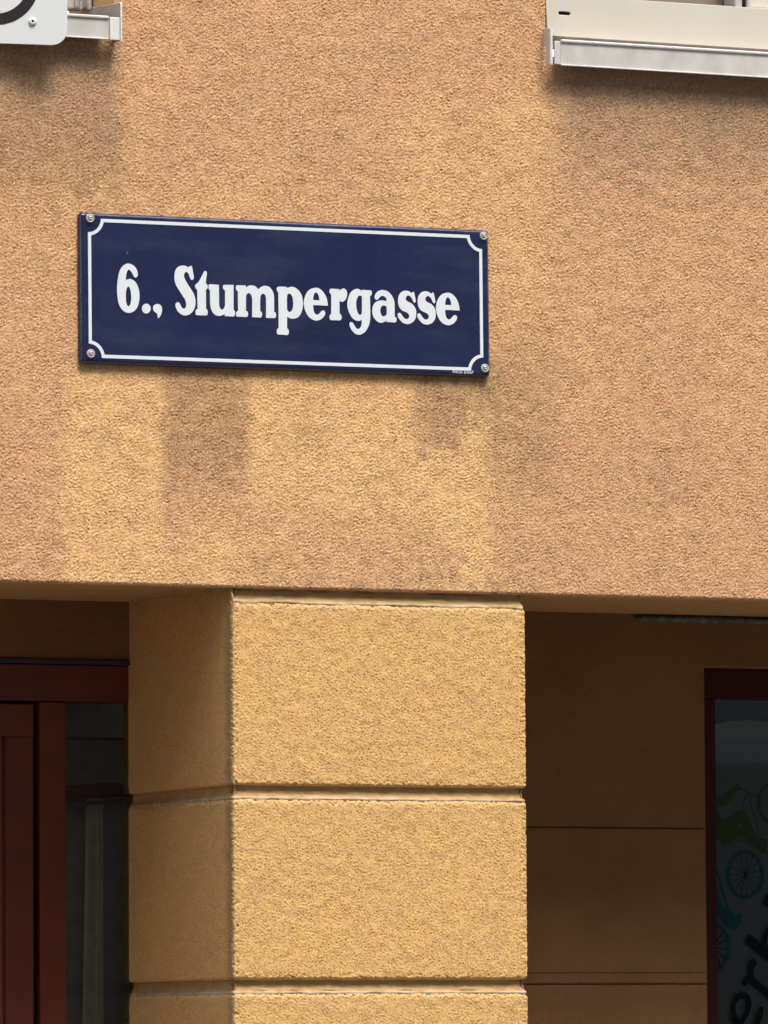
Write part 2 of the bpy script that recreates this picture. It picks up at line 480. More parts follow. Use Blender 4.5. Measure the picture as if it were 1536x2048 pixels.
# outlines traced in the plane of the sign / the window print, 0.1 mm, third value 1 = corner
GLYPHS = [[[[-3469,497,0],[-3368,470,0],[-3293,392,0],[-3266,300,0],[-3276,252,0],[-3310,226,0],[-3348,242,0],[-3381,303,0],[-3423,355,0],[-3465,378,0],[-3499,329,0],[-3518,250,0],[-3524,157,1],[-3487,181,0],[-3428,192,0],[-3352,164,0],[-3285,89,0],[-3244,-18,0],[-3231,-135,0],[-3245,-267,0],[-3287,-378,0],[-3371,-459,0],[-3464,-484,0],[-3556,-462,0],[-3639,-384,0],[-3689,-262,0],[-3710,-92,0],[-3711,17,0],[-3696,173,0],[-3662,322,0],[-3612,417,0],[-3544,474,0]],[[-3472,44,0],[-3437,5,0],[-3414,-80,0],[-3408,-165,0],[-3417,-274,0],[-3442,-333,0],[-3473,-353,0],[-3501,-328,0],[-3520,-255,0],[-3525,-131,0],[-3517,-45,0],[-3500,10,0]]],[[[-2991,-379,0],[-2996,-409,0],[-3009,-437,0],[-3030,-459,0],[-3056,-474,0],[-3086,-480,0],[-3115,-477,0],[-3141,-464,0],[-3162,-443,0],[-3175,-417,0],[-3179,-387,0],[-3175,-357,0],[-3161,-329,0],[-3140,-307,0],[-3114,-292,0],[-3085,-286,0],[-3056,-289,0],[-3030,-302,0],[-3009,-323,0],[-2995,-349,0]]],[[[-2845,-282,0],[-2782,-299,0],[-2747,-364,0],[-2757,-458,0],[-2791,-529,0],[-2833,-570,1],[-2840,-516,0],[-2858,-470,0],[-2900,-444,0],[-2934,-403,0],[-2938,-356,0],[-2917,-309,0]]],[[[-2272,508,0],[-2217,497,0],[-2176,473,1],[-2153,495,0],[-2124,510,0],[-2098,498,0],[-2088,463,0],[-2073,378,0],[-2058,285,0],[-2065,245,0],[-2095,227,0],[-2125,243,0],[-2146,289,0],[-2175,358,0],[-2217,383,0],[-2255,358,0],[-2271,307,0],[-2256,253,0],[-2209,169,0],[-2134,63,0],[-2066,-36,0],[-2029,-136,0],[-2023,-221,0],[-2034,-308,0],[-2085,-403,0],[-2161,-465,0],[-2246,-488,0],[-2330,-468,0],[-2406,-408,0],[-2448,-332,0],[-2456,-285,0],[-2439,-246,0],[-2401,-229,0],[-2363,-251,0],[-2338,-304,0],[-2296,-349,0],[-2254,-348,0],[-2227,-307,0],[-2224,-245,0],[-2249,-168,0],[-2303,-92,0],[-2379,14,0],[-2442,113,0],[-2471,205,0],[-2475,298,0],[-2458,393,0],[-2411,465,0],[-2343,499,0]]],[[[-1806,419,0],[-1777,398,0],[-1775,351,0],[-1790,265,0],[-1799,178,1],[-1773,152,0],[-1752,118,0],[-1765,70,0],[-1795,42,1],[-1795,-329,1],[-1767,-359,0],[-1756,-406,0],[-1765,-453,0],[-1789,-468,0],[-1899,-470,0],[-1992,-470,0],[-2017,-455,0],[-2024,-409,0],[-2009,-365,0],[-1976,-340,1],[-1980,-149,0],[-1982,34,1],[-2011,60,0],[-2030,98,0],[-2023,134,0],[-1989,163,0],[-1947,203,0],[-1904,275,0],[-1853,371,0],[-1832,407,0]]],[[[-1739,106,0],[-1730,146,0],[-1709,159,0],[-1624,157,0],[-1513,155,1],[-1511,-90,0],[-1509,-246,0],[-1488,-314,0],[-1451,-343,0],[-1408,-315,0],[-1382,-256,0],[-1380,-104,0],[-1378,43,1],[-1407,66,0],[-1427,104,0],[-1417,149,0],[-1390,160,0],[-1194,165,1],[-1196,-326,1],[-1170,-360,0],[-1164,-408,0],[-1175,-453,0],[-1202,-468,0],[-1298,-467,0],[-1388,-466,1],[-1388,-422,1],[-1436,-448,0],[-1510,-468,0],[-1595,-450,0],[-1658,-389,0],[-1695,-292,0],[-1705,-176,0],[-1707,29,1],[-1733,62,0]]],[[[-1143,106,0],[-1135,151,0],[-1109,164,0],[-1018,165,0],[-928,166,1],[-922,115,1],[-880,156,0],[-805,174,0],[-720,158,0],[-651,97,1],[-602,143,0],[-517,176,0],[-421,160,0],[-346,85,0],[-313,-21,0],[-310,-139,0],[-311,-335,1],[-279,-354,0],[-268,-402,0],[-279,-447,0],[-306,-463,0],[-392,-464,0],[-488,-465,1],[-484,-146,0],[-491,-39,0],[-518,4,0],[-555,16,0],[-587,-3,0],[-612,-63,0],[-615,-338,1],[-583,-356,0],[-573,-400,0],[-584,-444,0],[-616,-465,0],[-701,-464,0],[-792,-464,1],[-787,-139,0],[-801,-41,0],[-832,6,0],[-864,17,0],[-896,-1,0],[-923,-56,0],[-927,-340,1],[-893,-358,0],[-880,-402,0],[-888,-446,0],[-915,-465,0],[-1021,-465,0],[-1117,-465,0],[-1138,-446,0],[-1143,-402,0],[-1127,-368,0],[-1095,-342,1],[-1099,-122,0],[-1102,44,1],[-1130,63,0]]],[[[-251,131,0],[-236,159,0],[-206,172,0],[-43,172,0],[-14,152,1],[25,170,0],[85,182,0],[162,164,0],[239,104,0],[299,12,0],[324,-113,0],[315,-239,0],[271,-359,0],[202,-432,0],[108,-461,0],[30,-451,0],[-25,-421,1],[-28,-551,0],[-29,-661,1],[-1,-679,0],[12,-722,0],[3,-773,0],[-27,-793,0],[-126,-790,0],[-220,-790,0],[-245,-771,0],[-255,-724,0],[-245,-685,0],[-212,-660,1],[-212,-323,0],[-215,54,1],[-241,84,0]],[[24,44,0],[67,22,0],[97,-36,0],[109,-137,0],[104,-232,0],[74,-304,0],[22,-328,0],[-12,-307,0],[-27,-260,0],[-28,-158,0],[-27,-41,0],[-14,23,0]]],[[[609,184,0],[695,166,0],[781,95,0],[841,-5,0],[866,-99,0],[874,-169,1],[547,-167,1],[551,-245,0],[572,-315,0],[606,-353,0],[645,-358,0],[684,-334,0],[727,-285,0],[770,-266,0],[805,-286,0],[813,-329,0],[787,-385,0],[726,-443,0],[666,-469,0],[614,-479,0],[528,-458,0],[443,-399,0],[379,-299,0],[348,-190,0],[345,-112,0],[367,-9,0],[420,88,0],[497,154,0]],[[609,89,0],[647,69,0],[673,19,0],[690,-67,1],[546,-65,1],[555,-1,0],[574,63,0]]],[[[908,136,0],[923,168,0],[944,179,0],[1035,178,0],[1130,177,1],[1130,133,1],[1164,170,0],[1225,195,0],[1272,171,0],[1298,113,0],[1289,25,0],[1249,-43,0],[1197,-77,0],[1154,-71,0],[1128,-52,1],[1129,-178,0],[1129,-312,1],[1161,-342,0],[1174,-381,0],[1165,-429,0],[1139,-452,0],[1040,-453,0],[936,-454,0],[915,-435,0],[905,-392,0],[920,-352,0],[946,-327,1],[947,-138,0],[948,59,1],[918,89,0]]],[[[1519,200,0],[1579,187,0],[1618,153,1],[1631,181,0],[1727,181,0],[1822,179,0],[1843,155,0],[1848,119,0],[1834,83,0],[1804,66,1],[1807,-135,0],[1810,-293,0],[1801,-436,0],[1765,-555,0],[1695,-661,0],[1609,-715,0],[1539,-726,0],[1462,-701,0],[1393,-633,0],[1354,-555,0],[1349,-512,0],[1363,-484,0],[1394,-477,0],[1428,-501,0],[1462,-551,0],[1501,-597,0],[1540,-611,0],[1583,-590,0],[1614,-530,0],[1620,-466,0],[1619,-419,1],[1567,-446,0],[1498,-443,0],[1420,-399,0],[1352,-303,0],[1309,-187,0],[1304,-100,0],[1323,3,0],[1371,108,0],[1441,174,0]],[[1574,65,0],[1613,61,0],[1626,43,1],[1628,-142,0],[1624,-269,0],[1611,-313,0],[1581,-327,0],[1546,-303,0],[1516,-242,0],[1498,-140,0],[1500,-61,0],[1518,3,0],[1544,48,0]]],[[[2098,199,0],[2185,181,0],[2271,117,0],[2323,40,0],[2348,-38,0],[2352,-164,0],[2353,-330,1],[2386,-349,0],[2394,-392,0],[2381,-436,0],[2354,-447,0],[2268,-446,0],[2172,-444,1],[2172,-412,1],[2120,-446,0],[2042,-467,0],[1964,-440,0],[1895,-376,0],[1861,-294,0],[1854,-216,0],[1879,-120,0],[1931,-54,0],[2010,-20,0],[2097,-12,0],[2175,-27,1],[2173,11,0],[2149,57,0],[2097,80,0],[2054,73,0],[2019,44,0],[1984,7,0],[1949,-5,0],[1919,16,0],[1909,55,0],[1928,111,0],[1985,169,0],[2046,193,0]],[[2096,-115,0],[2135,-117,0],[2176,-139,1],[2175,-286,0],[2147,-315,0],[2103,-336,0],[2064,-318,0],[2039,-263,0],[2030,-209,0],[2048,-152,0],[2070,-128,0]]],[[[2607,206,0],[2672,197,0],[2733,160,1],[2755,185,0],[2777,189,0],[2790,166,0],[2807,92,0],[2823,17,0],[2814,-19,0],[2793,-29,0],[2771,-13,0],[2741,49,0],[2698,99,0],[2654,111,0],[2619,92,0],[2601,52,0],[2610,12,0],[2653,-17,0],[2731,-50,0],[2792,-107,0],[2826,-177,0],[2833,-256,0],[2812,-352,0],[2755,-425,0],[2676,-462,0],[2615,-469,0],[2537,-446,0],[2468,-389,0],[2425,-327,0],[2421,-284,0],[2434,-257,0],[2465,-248,0],[2495,-269,0],[2529,-315,0],[2573,-357,0],[2625,-369,0],[2664,-346,0],[2679,-305,0],[2660,-263,0],[2617,-233,0],[2530,-201,0],[2469,-151,0],[2435,-66,0],[2430,13,0],[2449,101,0],[2498,166,0],[2550,196,0]]],[[[3045,212,0],[3110,203,0],[3171,166,1],[3193,191,0],[3215,195,0],[3228,172,0],[3245,98,0],[3261,23,0],[3252,-13,0],[3231,-23,0],[3209,-7,0],[3179,55,0],[3136,105,0],[3092,117,0],[3057,98,0],[3039,58,0],[3048,18,0],[3091,-11,0],[3169,-44,0],[3230,-101,0],[3264,-171,0],[3271,-250,0],[3250,-346,0],[3193,-419,0],[3114,-456,0],[3053,-463,0],[2975,-440,0],[2906,-383,0],[2863,-321,0],[2859,-278,0],[2872,-251,0],[2903,-242,0],[2933,-263,0],[2967,-309,0],[3011,-351,0],[3063,-363,0],[3102,-340,0],[3117,-299,0],[3098,-257,0],[3055,-227,0],[2968,-195,0],[2907,-145,0],[2873,-60,0],[2868,19,0],[2887,107,0],[2936,172,0],[2988,202,0]]],[[[3541,204,0],[3627,186,0],[3713,115,0],[3773,15,0],[3798,-79,0],[3806,-149,1],[3479,-147,1],[3483,-225,0],[3504,-295,0],[3538,-333,0],[3577,-338,0],[3616,-314,0],[3659,-265,0],[3702,-246,0],[3737,-266,0],[3745,-309,0],[3719,-365,0],[3658,-423,0],[3598,-449,0],[3546,-459,0],[3460,-438,0],[3375,-379,0],[3311,-279,0],[3280,-170,0],[3277,-92,0],[3299,11,0],[3352,108,0],[3429,174,0]],[[3541,109,0],[3579,89,0],[3605,39,0],[3622,-47,1],[3478,-45,1],[3487,19,0],[3506,83,0]]]]
DECAL = {"olive":[[[[-604,1202,0],[-408,1204,0],[-264,1247,0],[-97,1365,0],[48,1477,1],[95,1472,0],[160,1386,1],[368,1296,1],[594,1219,1],[594,1192,1],[355,1259,1],[166,1346,1],[46,1314,0],[-75,1144,0],[-172,1038,0],[-315,992,0],[-440,983,1],[-388,836,0],[-318,731,0],[-270,695,0],[-151,743,0],[-31,818,0],[101,903,0],[197,925,1],[279,821,0],[419,569,0],[572,349,0],[667,307,0],[775,298,1],[771,-19,1],[628,1,1],[486,106,0],[332,200,0],[129,240,0],[-37,250,1],[-86,197,0],[-193,186,0],[-289,106,0],[-335,185,0],[-418,258,0],[-613,288,1]],[[61,545,1],[122,630,1],[216,530,1]],[[-31,297,0],[106,324,0],[261,315,0],[255,257,0],[106,261,0]]]],"lines":[[[[266,1242,1],[295,1232,1],[190,904,1],[137,893,1]]],[[[349,1169,1],[384,1169,1],[632,349,1],[590,370,1]]]],"olivering":[[[[1263,1083,0],[1257,1006,0],[1240,931,0],[1212,860,0],[1176,797,0],[1131,742,0],[1079,697,0],[1022,664,0],[961,643,0],[898,636,0],[836,642,0],[776,662,0],[720,694,0],[669,738,0],[625,792,0],[590,855,0],[564,925,0],[549,999,0],[545,1076,0],[551,1153,0],[568,1228,0],[595,1298,0],[632,1362,0],[677,1417,0],[728,1461,0],[785,1495,0],[846,1515,0],[909,1523,0],[971,1517,0],[1031,1497,0],[1088,1465,0],[1139,1421,0],[1182,1367,0],[1218,1304,0],[1243,1234,0],[1259,1160,0]],[[1173,1082,0],[1168,1018,0],[1156,957,0],[1135,899,0],[1107,847,0],[1074,802,0],[1035,765,0],[992,738,0],[946,721,0],[899,715,0],[853,720,0],[807,736,0],[765,763,0],[727,799,0],[695,843,0],[668,895,0],[649,952,0],[638,1014,0],[634,1077,0],[639,1140,0],[652,1201,0],[672,1259,0],[700,1311,0],[734,1357,0],[772,1393,0],[815,1421,0],[861,1438,0],[908,1444,0],[954,1439,0],[1000,1423,0],[1042,1396,0],[1080,1360,0],[1113,1315,0],[1139,1264,0],[1158,1206,0],[1170,1145,0]]]],"teal":[[[[709,-477,0],[701,-570,0],[679,-660,0],[643,-744,0],[594,-820,0],[535,-886,0],[467,-939,0],[391,-978,0],[311,-1003,0],[229,-1011,0],[147,-1003,0],[67,-980,0],[-7,-941,0],[-74,-888,0],[-132,-823,0],[-178,-747,0],[-212,-663,0],[-232,-574,0],[-238,-482,0],[-230,-390,0],[-208,-300,0],[-172,-216,0],[-124,-140,0],[-65,-74,0],[3,-21,0],[78,19,0],[158,43,0],[241,52,0],[323,44,0],[403,21,0],[477,-18,0],[544,-71,0],[602,-136,0],[649,-212,0],[683,-295,0],[703,-385,0]],[[614,-478,0],[607,-556,0],[589,-631,0],[560,-702,0],[522,-766,0],[474,-821,0],[420,-866,0],[360,-899,0],[296,-920,0],[230,-927,0],[164,-920,0],[101,-900,0],[41,-868,0],[-12,-823,0],[-58,-768,0],[-95,-705,0],[-122,-634,0],[-138,-559,0],[-143,-482,0],[-137,-404,0],[-119,-329,0],[-90,-258,0],[-52,-194,0],[-4,-138,0],[50,-93,0],[110,-60,0],[174,-39,0],[240,-32,0],[305,-39,0],[369,-58,0],[429,-91,0],[482,-136,0],[528,-190,0],[565,-254,0],[593,-325,0],[609,-400,0]]],[[[-127,-2046,0],[-135,-2140,0],[-156,-2232,0],[-189,-2319,0],[-234,-2397,0],[-289,-2464,0],[-352,-2518,0],[-422,-2558,0],[-496,-2583,0],[-572,-2591,0],[-648,-2583,0],[-722,-2558,0],[-790,-2518,0],[-852,-2463,0],[-906,-2396,0],[-948,-2318,0],[-980,-2232,0],[-999,-2141,0],[-1004,-2046,0],[-997,-1951,0],[-976,-1860,0],[-943,-1773,0],[-898,-1695,0],[-844,-1628,0],[-780,-1574,0],[-711,-1533,0],[-637,-1508,0],[-560,-1500,0],[-484,-1508,0],[-411,-1533,0],[-342,-1573,0],[-280,-1627,0],[-226,-1695,0],[-183,-1772,0],[-152,-1859,0],[-133,-1951,0]],[[-228,-2046,0],[-234,-2125,0],[-250,-2202,0],[-276,-2274,0],[-310,-2339,0],[-353,-2396,0],[-401,-2441,0],[-455,-2475,0],[-512,-2496,0],[-571,-2502,0],[-630,-2495,0],[-686,-2475,0],[-739,-2441,0],[-787,-2396,0],[-828,-2339,0],[-861,-2274,0],[-885,-2202,0],[-900,-2125,0],[-904,-2046,0],[-898,-1967,0],[-882,-1890,0],[-856,-1818,0],[-822,-1752,0],[-780,-1696,0],[-731,-1650,0],[-677,-1617,0],[-620,-1596,0],[-561,-1589,0],[-503,-1596,0],[-446,-1616,0],[-393,-1650,0],[-345,-1695,0],[-304,-1752,0],[-271,-1817,0],[-247,-1889,0],[-232,-1966,0]]],[[[-652,-681,0],[-553,-765,0],[-480,-826,0],[-400,-1003,0],[-319,-1146,0],[-228,-1197,1],[-200,-1148,0],[-146,-1229,0],[-37,-1326,0],[-10,-1394,1],[64,-1342,0],[137,-1317,1],[126,-1487,0],[-22,-1674,1],[-150,-1625,0],[-241,-1569,0],[-386,-1424,0],[-495,-1379,0],[-660,-1368,0]]],[[[-648,-326,1],[-566,-277,1],[-430,-381,1],[-191,-1165,1],[-237,-1197,1],[-475,-389,1],[-568,-454,1],[-651,-584,1]]]],"spoke":[[[[233,-486,1],[629,-578,1],[632,-565,1],[236,-473,1]]],[[[231,-485,1],[557,-756,1],[566,-746,1],[239,-474,1]]],[[[228,-483,1],[429,-887,1],[442,-880,1],[241,-476,1]]],[[[228,-480,1],[268,-947,1],[283,-946,1],[242,-479,1]]],[[[228,-478,1],[102,-926,1],[116,-930,1],[242,-482,1]]],[[[229,-475,1],[-42,-829,1],[-31,-837,1],[240,-484,1]]],[[[232,-474,1],[-137,-671,1],[-132,-682,1],[238,-486,1]]],[[[235,-473,1],[-169,-480,1],[-169,-493,1],[235,-486,1]]],[[[238,-474,1],[-130,-289,1],[-136,-301,1],[232,-486,1]]],[[[240,-475,1],[-29,-131,1],[-40,-139,1],[229,-484,1]]],[[[242,-478,1],[118,-33,1],[104,-37,1],[228,-482,1]]],[[[242,-480,1],[286,-12,1],[271,-11,1],[228,-479,1]]],[[[241,-483,1],[445,-72,1],[432,-66,1],[228,-477,1]]],[[[239,-485,1],[567,-203,1],[559,-193,1],[231,-474,1]]],[[[236,-486,1],[632,-382,1],[629,-369,1],[233,-473,1]]],[[[-567,-2055,1],[-204,-2104,1],[-202,-2084,1],[-565,-2036,1]]],[[[-572,-2054,1],[-270,-2321,1],[-258,-2304,1],[-560,-2038,1]]],[[[-576,-2050,1],[-404,-2474,1],[-385,-2465,1],[-557,-2041,1]]],[[[-577,-2046,1],[-575,-2530,1],[-553,-2530,1],[-555,-2046,1]]],[[[-576,-2041,1],[-744,-2475,1],[-724,-2483,1],[-557,-2050,1]]],[[[-573,-2038,1],[-872,-2321,1],[-859,-2337,1],[-560,-2054,1]]],[[[-568,-2036,1],[-930,-2105,1],[-927,-2124,1],[-565,-2055,1]]],[[[-563,-2037,1],[-905,-1875,1],[-912,-1893,1],[-570,-2055,1]]],[[[-558,-2039,1],[-802,-1684,1],[-818,-1697,1],[-574,-2052,1]]],[[[-556,-2043,1],[-645,-1576,1],[-667,-1581,1],[-577,-2048,1]]],[[[-556,-2048,1],[-470,-1575,1],[-492,-1571,1],[-577,-2044,1]]],[[[-558,-2052,1],[-317,-1683,1],[-334,-1670,1],[-575,-2040,1]]],[[[-562,-2055,1],[-221,-1873,1],[-229,-1855,1],[-570,-2037,1]]]],"ink":[[[[279,-1754,1],[599,-1956,1],[619,-1810,0],[713,-1648,0],[824,-1551,1],[915,-1648,1],[766,-1778,0],[718,-1940,0],[781,-2069,0],[1001,-2199,0],[998,-2475,0],[714,-2321,0],[176,-1940,1]]],[[[402,-2272,1],[493,-2385,1],[409,-2474,0],[380,-2571,0],[416,-2668,0],[516,-2782,0],[707,-2912,0],[991,-3058,0],[989,-3252,1],[705,-3122,0],[313,-2830,0],[240,-2830,0],[175,-2894,1],[93,-2830,1],[131,-2733,0],[223,-2660,0],[288,-2652,0],[258,-2555,0],[277,-2426,0],[328,-2329,0]]],[[[100,-3007,0],[237,-3048,0],[328,-3186,0],[326,-3347,0],[250,-3525,0],[139,-3686,0],[211,-3799,0],[320,-3832,0],[395,-3703,0],[490,-3461,0],[519,-3316,1],[629,-3348,1],[599,-3526,0],[505,-3736,0],[393,-3897,0],[227,-3977,0],[62,-3944,0],[-64,-3782,0],[-153,-3588,0],[-179,-3394,0],[-149,-3233,0],[-38,-3072,0]],[[99,-3161,0],[181,-3201,0],[207,-3298,0],[159,-3460,0],[48,-3605,0],[-24,-3508,0],[-59,-3378,0],[-40,-3265,0],[25,-3185,0]]],[[[721,-902,1],[1014,-1064,1],[1011,-1356,1],[627,-1081,1]]]]}
# ------------------------------------------------------------------ dimensions (metres, measured)
ZL = 2.4992            # underside of the upper wall
D = 0.5244             # depth of the recesses
XL, XR = 0.3304, 0.9833
PY = 0.004             # pillar face
LWX, RWX = 0.081, 1.0365   # inner edges of the two window openings
WB = 3.603             # foot of the window openings

# ------------------------------------------------------------------ ground, street
def slab(name, x, y, z, mat):
    o = box(name, x, y, z, mat, None, 0)
    o['kind'] = 'structure'
    return o
slab('ground', (-300, 300), (-300, 300), (-0.40, -0.30), M_road)
slab('road', (-40, 40), (-11.4, -2.62), (-0.30, -0.12), M_road)
slab('pavement', (-40, 40), (-2.45, 1.6), (-0.30, 0.0), M_pave)
slab('kerb', (-40, 40), (-2.61, -2.452), (-0.30, 0.002), M_kerb)
slab('opposite_pavement', (-40, 40), (-15.5, -11.402), (-0.30, 0.0), M_pave)
fac = box('unseen_street_facade', (-24, 40), (-16.5, -15.0), (0.0, 19.0), M_opp, None, 0)  # unseen; height and left end shaped for light on recess and reveal
fac['kind'] = 'structure'
for fx in range(-9, 15):
    for fz in range(5):
        w = box('unseen_facade_window', (fx * 2.5 - 0.55, fx * 2.5 + 0.55), (-15.1, -14.96), (1.0 + fz * 3.6, 2.9 + fz * 3.6), M_opwin, fac, 0)

# ------------------------------------------------------------------ the house
house = empty('house', (0.7, 0.0, 0.0), 'ochre rendered house front with rusticated yellow pillar below a roughcast pinkish wall', 'building')

# upper wall: roughcast sheet, fine where the photograph looks
st = 0.0018
xf = np.arange(-0.26, 1.66, st)
xs = np.concatenate([np.linspace(-3.2, -0.30, 30), xf, np.linspace(1.70, 5.0, 36)])
zf = np.arange(ZL + 0.006, 3.79, st)
n_f = len(zf)
# profile from high up, down the face, round the lower arris and in under the wall
prof = [(0.0, z, 0.0, -1.0) for z in np.linspace(6.5, 3.85, 27)] + [(0.0, z, 0.0, -1.0) for z in zf[::-1]]
for k in range(1, 6):
    t = math.pi / 2 * k / 5
    prof.append((0.006 - 0.006 * math.cos(t), ZL + 0.006 - 0.006 * math.sin(t), math.sin(t), -math.cos(t)))
prof += [(0.012, ZL, 1.0, 0.0), (0.03, ZL + 0.001, 1.0, 0.0)]
prof = np.array(prof)                       # y, z, and outward normal as (down, y)
shape = (len(prof), len(xs))
g1 = grains(shape, st, 0.0058, 3, 0.10)
g2 = grains(shape, st, 0.0041, 9, 0.10)
grit = np.clip(0.9 + 0.12 * fnoise(shape, st, 0.05, 0.25, 23), 0.45, 1.4)          # coarser and finer trowelled zones
pits = fnoise(shape, st, 0.0032, 0.0085, 24)
h = highpass(0.0027 * g1 + 0.0025 * g2 - 0.0020 * sm(1.0, 2.0, pits), st, 0.0075) * grit + 0.00025 * fnoise(shape, st, 0.0028, 0.006, 21) + 0.00025 * fnoise(shape, st, 0.04, 0.2, 22)
fade = np.ones(len(prof)); fade[-2:] = 0.0
h = h * fade[:, None]
Xg = np.repeat(xs[None, :], len(prof), 0)
Zg = prof[:, 1][:, None] - h * prof[:, 2][:, None]
Yg = prof[:, 0][:, None] + h * prof[:, 3][:, None]
P = np.stack([Xg, Yg, Zg + 0 * Xg], -1)
Zc = np.repeat(prof[:, 1][:, None], len(xs), 1)
wob = fnoise(shape, st, 0.03, 0.14, 31)
wob2 = fnoise(shape, st, 0.012, 0.05, 32)
wx = Xg + 0.004 * wob + 0.002 * wob2
wz = Zc + 0.018 * wob + 0.006 * wob2
strk = fnoise(shape, st, 0.008, 0.05, 33, 0.12)
fine = fnoise(shape, st, 0.006, 0.03, 34)
wx = wx + 0.002 * strk
wz = wz + 0.004 * strk
def band(a, b, s, x):
    return sm(a - s, a + s, x) * (1 - sm(b - s, b + s, x))
paler = band(-0.028, 0.186, 0.022, wx) + band(0.365, 0.741, 0.020, wx) * (1 - 0.75 * sm(2.72, 2.58, wz)) + band(0.836, 0.906, 0.010, wx)  # paler yellow bands across the width below the sign
paler += band(0.741, 0.836, 0.020, wx) * (1 - sm(2.74, 2.84, wz)) * (1 - 0.6 * sm(2.66, 2.56, wz))
paler *= 1 - sm(2.93, 2.955, Zc)
paler += 0.40 * band(0.186, 0.365, 0.01, wx) * (1 - sm(2.60, 2.70, wz))
paler += 0.55 * band(0.72, 1.03, 0.06, wx) * band(3.02, 3.52, 0.12, wz)
paler += 0.35 * band(-0.1, 0.75, 0.1, wx) * band(3.23, 3.30, 0.03, wz)
grime_shade = 0.46 * band(0.186, 0.365, 0.020, wx + 0.10 * np.clip(2.76 - wz, 0, 1)) * band(2.70, 2.95, 0.075, wz)
grime_shade += 0.48 * sm(0.70, 0.78, wx) * (1 - sm(0.87, 0.95, wx + 0.8 * np.clip(2.90 - wz, 0, 1))) * band(2.80, 2.96, 0.06, wz)
grime_shade += 0.30 * band(-0.02, 0.9, 0.05, wx) * sm(2.905, 2.945, Zc) * (1 - sm(2.95, 2.96, Zc))  # sign's soft shadow painted along its lower edge
grime_shade += 0.45 * band(-0.30, 0.10, 0.03, wx) * band(3.27, 3.42, 0.06, wz)
grime_shade += 0.35 * band(0.88, 1.05, 0.04, wx) * band(2.72, 3.0, 0.08, wz)
paler = paler * np.clip(0.92 + 0.10 * strk + 0.08 * fine, 0, 1.15)
grime_shade = grime_shade * np.clip(1.0 + 0.06 * strk + 0.12 * fine, 0, 1.6) + 0.16 * np.clip(strk - 0.9, 0, 1) * sm(2.55, 3.0, Zc)
crack = np.exp(-((Xg - (0.0838 + 0.003 * np.sin(Zc * 90) + 0.012 * sm(3.54, 3.52, Zc))) / 0.0012)**2) * band(3.50, 3.583, 0.006, Zc)
grime_shade = np.clip(grime_shade + 0.9 * crack, 0, 1)
dust = 0.80 * sm(1.020, 1.12, wx) * sm(3.24, 3.52, wz) + 0.70 * (1 - sm(0.062, 0.118, wx)) * sm(3.28, 3.50, wz)
dust += 0.40 * np.clip(wob - 0.1, 0, 1) * band(0.36, 1.02, 0.05, wx) * (1 - sm(2.54, 2.66, wz))
dust += 0.35 * np.exp(-(((Xg - 1.30) / 0.10)**2 + ((Zc - 2.72) / 0.10)**2)) * np.clip(0.6 + 0.5 * wob, 0, 1)
dust += 0.35 * np.exp(-(((Xg - 0.055) / 0.03)**2 + ((Zc - 3.385) / 0.03)**2)) + 0.4 * np.exp(-(((Xg - 1.43) / 0.025)**2 + ((Zc - 3.50) / 0.05)**2))
cx = 0.5 * (xs[:-1] + xs[1:])[None, :] + 0 * Zc[:-1, :-1]
cz = 0.5 * (Zc[:-1, :-1] + Zc[1:, 1:])
hole = ((cx < LWX) & (cx > -1.25) & (cz > WB) & (cz < 5.2)) | ((cx > RWX) & (cx < 2.35) & (cz > WB) & (cz < 5.2))
sheet('facade_wall', P, M_wall, house, {'paler': np.clip(paler, 0, 1), 'grime_shade': grime_shade, 'dust': np.clip(dust, 0, 1)}, hole, flip=True)

# window reveals of plain render behind the wall's face
def reveal(x0, x1):
    box('window_reveal', (x0, x1), (0.004, 0.24), (WB - 0.02, 5.2), M_soffit, house, 0)
reveal(LWX + 0.001, LWX + 0.05)
reveal(RWX - 0.05, RWX - 0.001)

# underside of the wall over the two recesses
box('soffit', (-1.0, XL + 0.06), (0.020, D + 0.10), (ZL + 0.0025, ZL + 0.10), M_soffit, house, 0)
box('soffit', (XR - 0.06, 2.9), (0.020, D + 0.10), (ZL + 0.0025, ZL + 0.10), M_soffit, house, 0)

# pillar: mortar core with sloping weathered joints, rough blocks
def plan(inset, fine, rough_reveal):
    """plan path: left reveal, left arris, face, right arris, right return; with outward normals"""
    r = 0.007
    pts = []
    x0, x1, y0 = XL, XR, PY
    for y in np.linspace(D + 0.03, y0 + r, rough_reveal, endpoint=False):
        pts.append((x0, y, -1, 0))
    for k in range(5):
        t = math.pi / 2 * k / 5
        pts.append((x0 + r - r * math.cos(t), y0 + r - r * math.sin(t), -math.cos(t), -math.sin(t)))
    for x in np.linspace(x0 + r, x1 - r, fine, endpoint=False):
        pts.append((x, y0, 0, -1))
    for k in range(5):
        t = math.pi / 2 * k / 5
        pts.append((x1 - r + r * math.sin(t), y0 + r - r * math.cos(t), math.sin(t), -math.cos(t)))
    for y in np.concatenate([np.linspace(y0 + r, y0 + 0.05, 12), np.linspace(y0 + 0.08, D + 0.03, 10)]):
        pts.append((x1, y, 1, 0))
    p = np.array(pts)
    p[:, :2] -= p[:, 2:] * inset
    return p

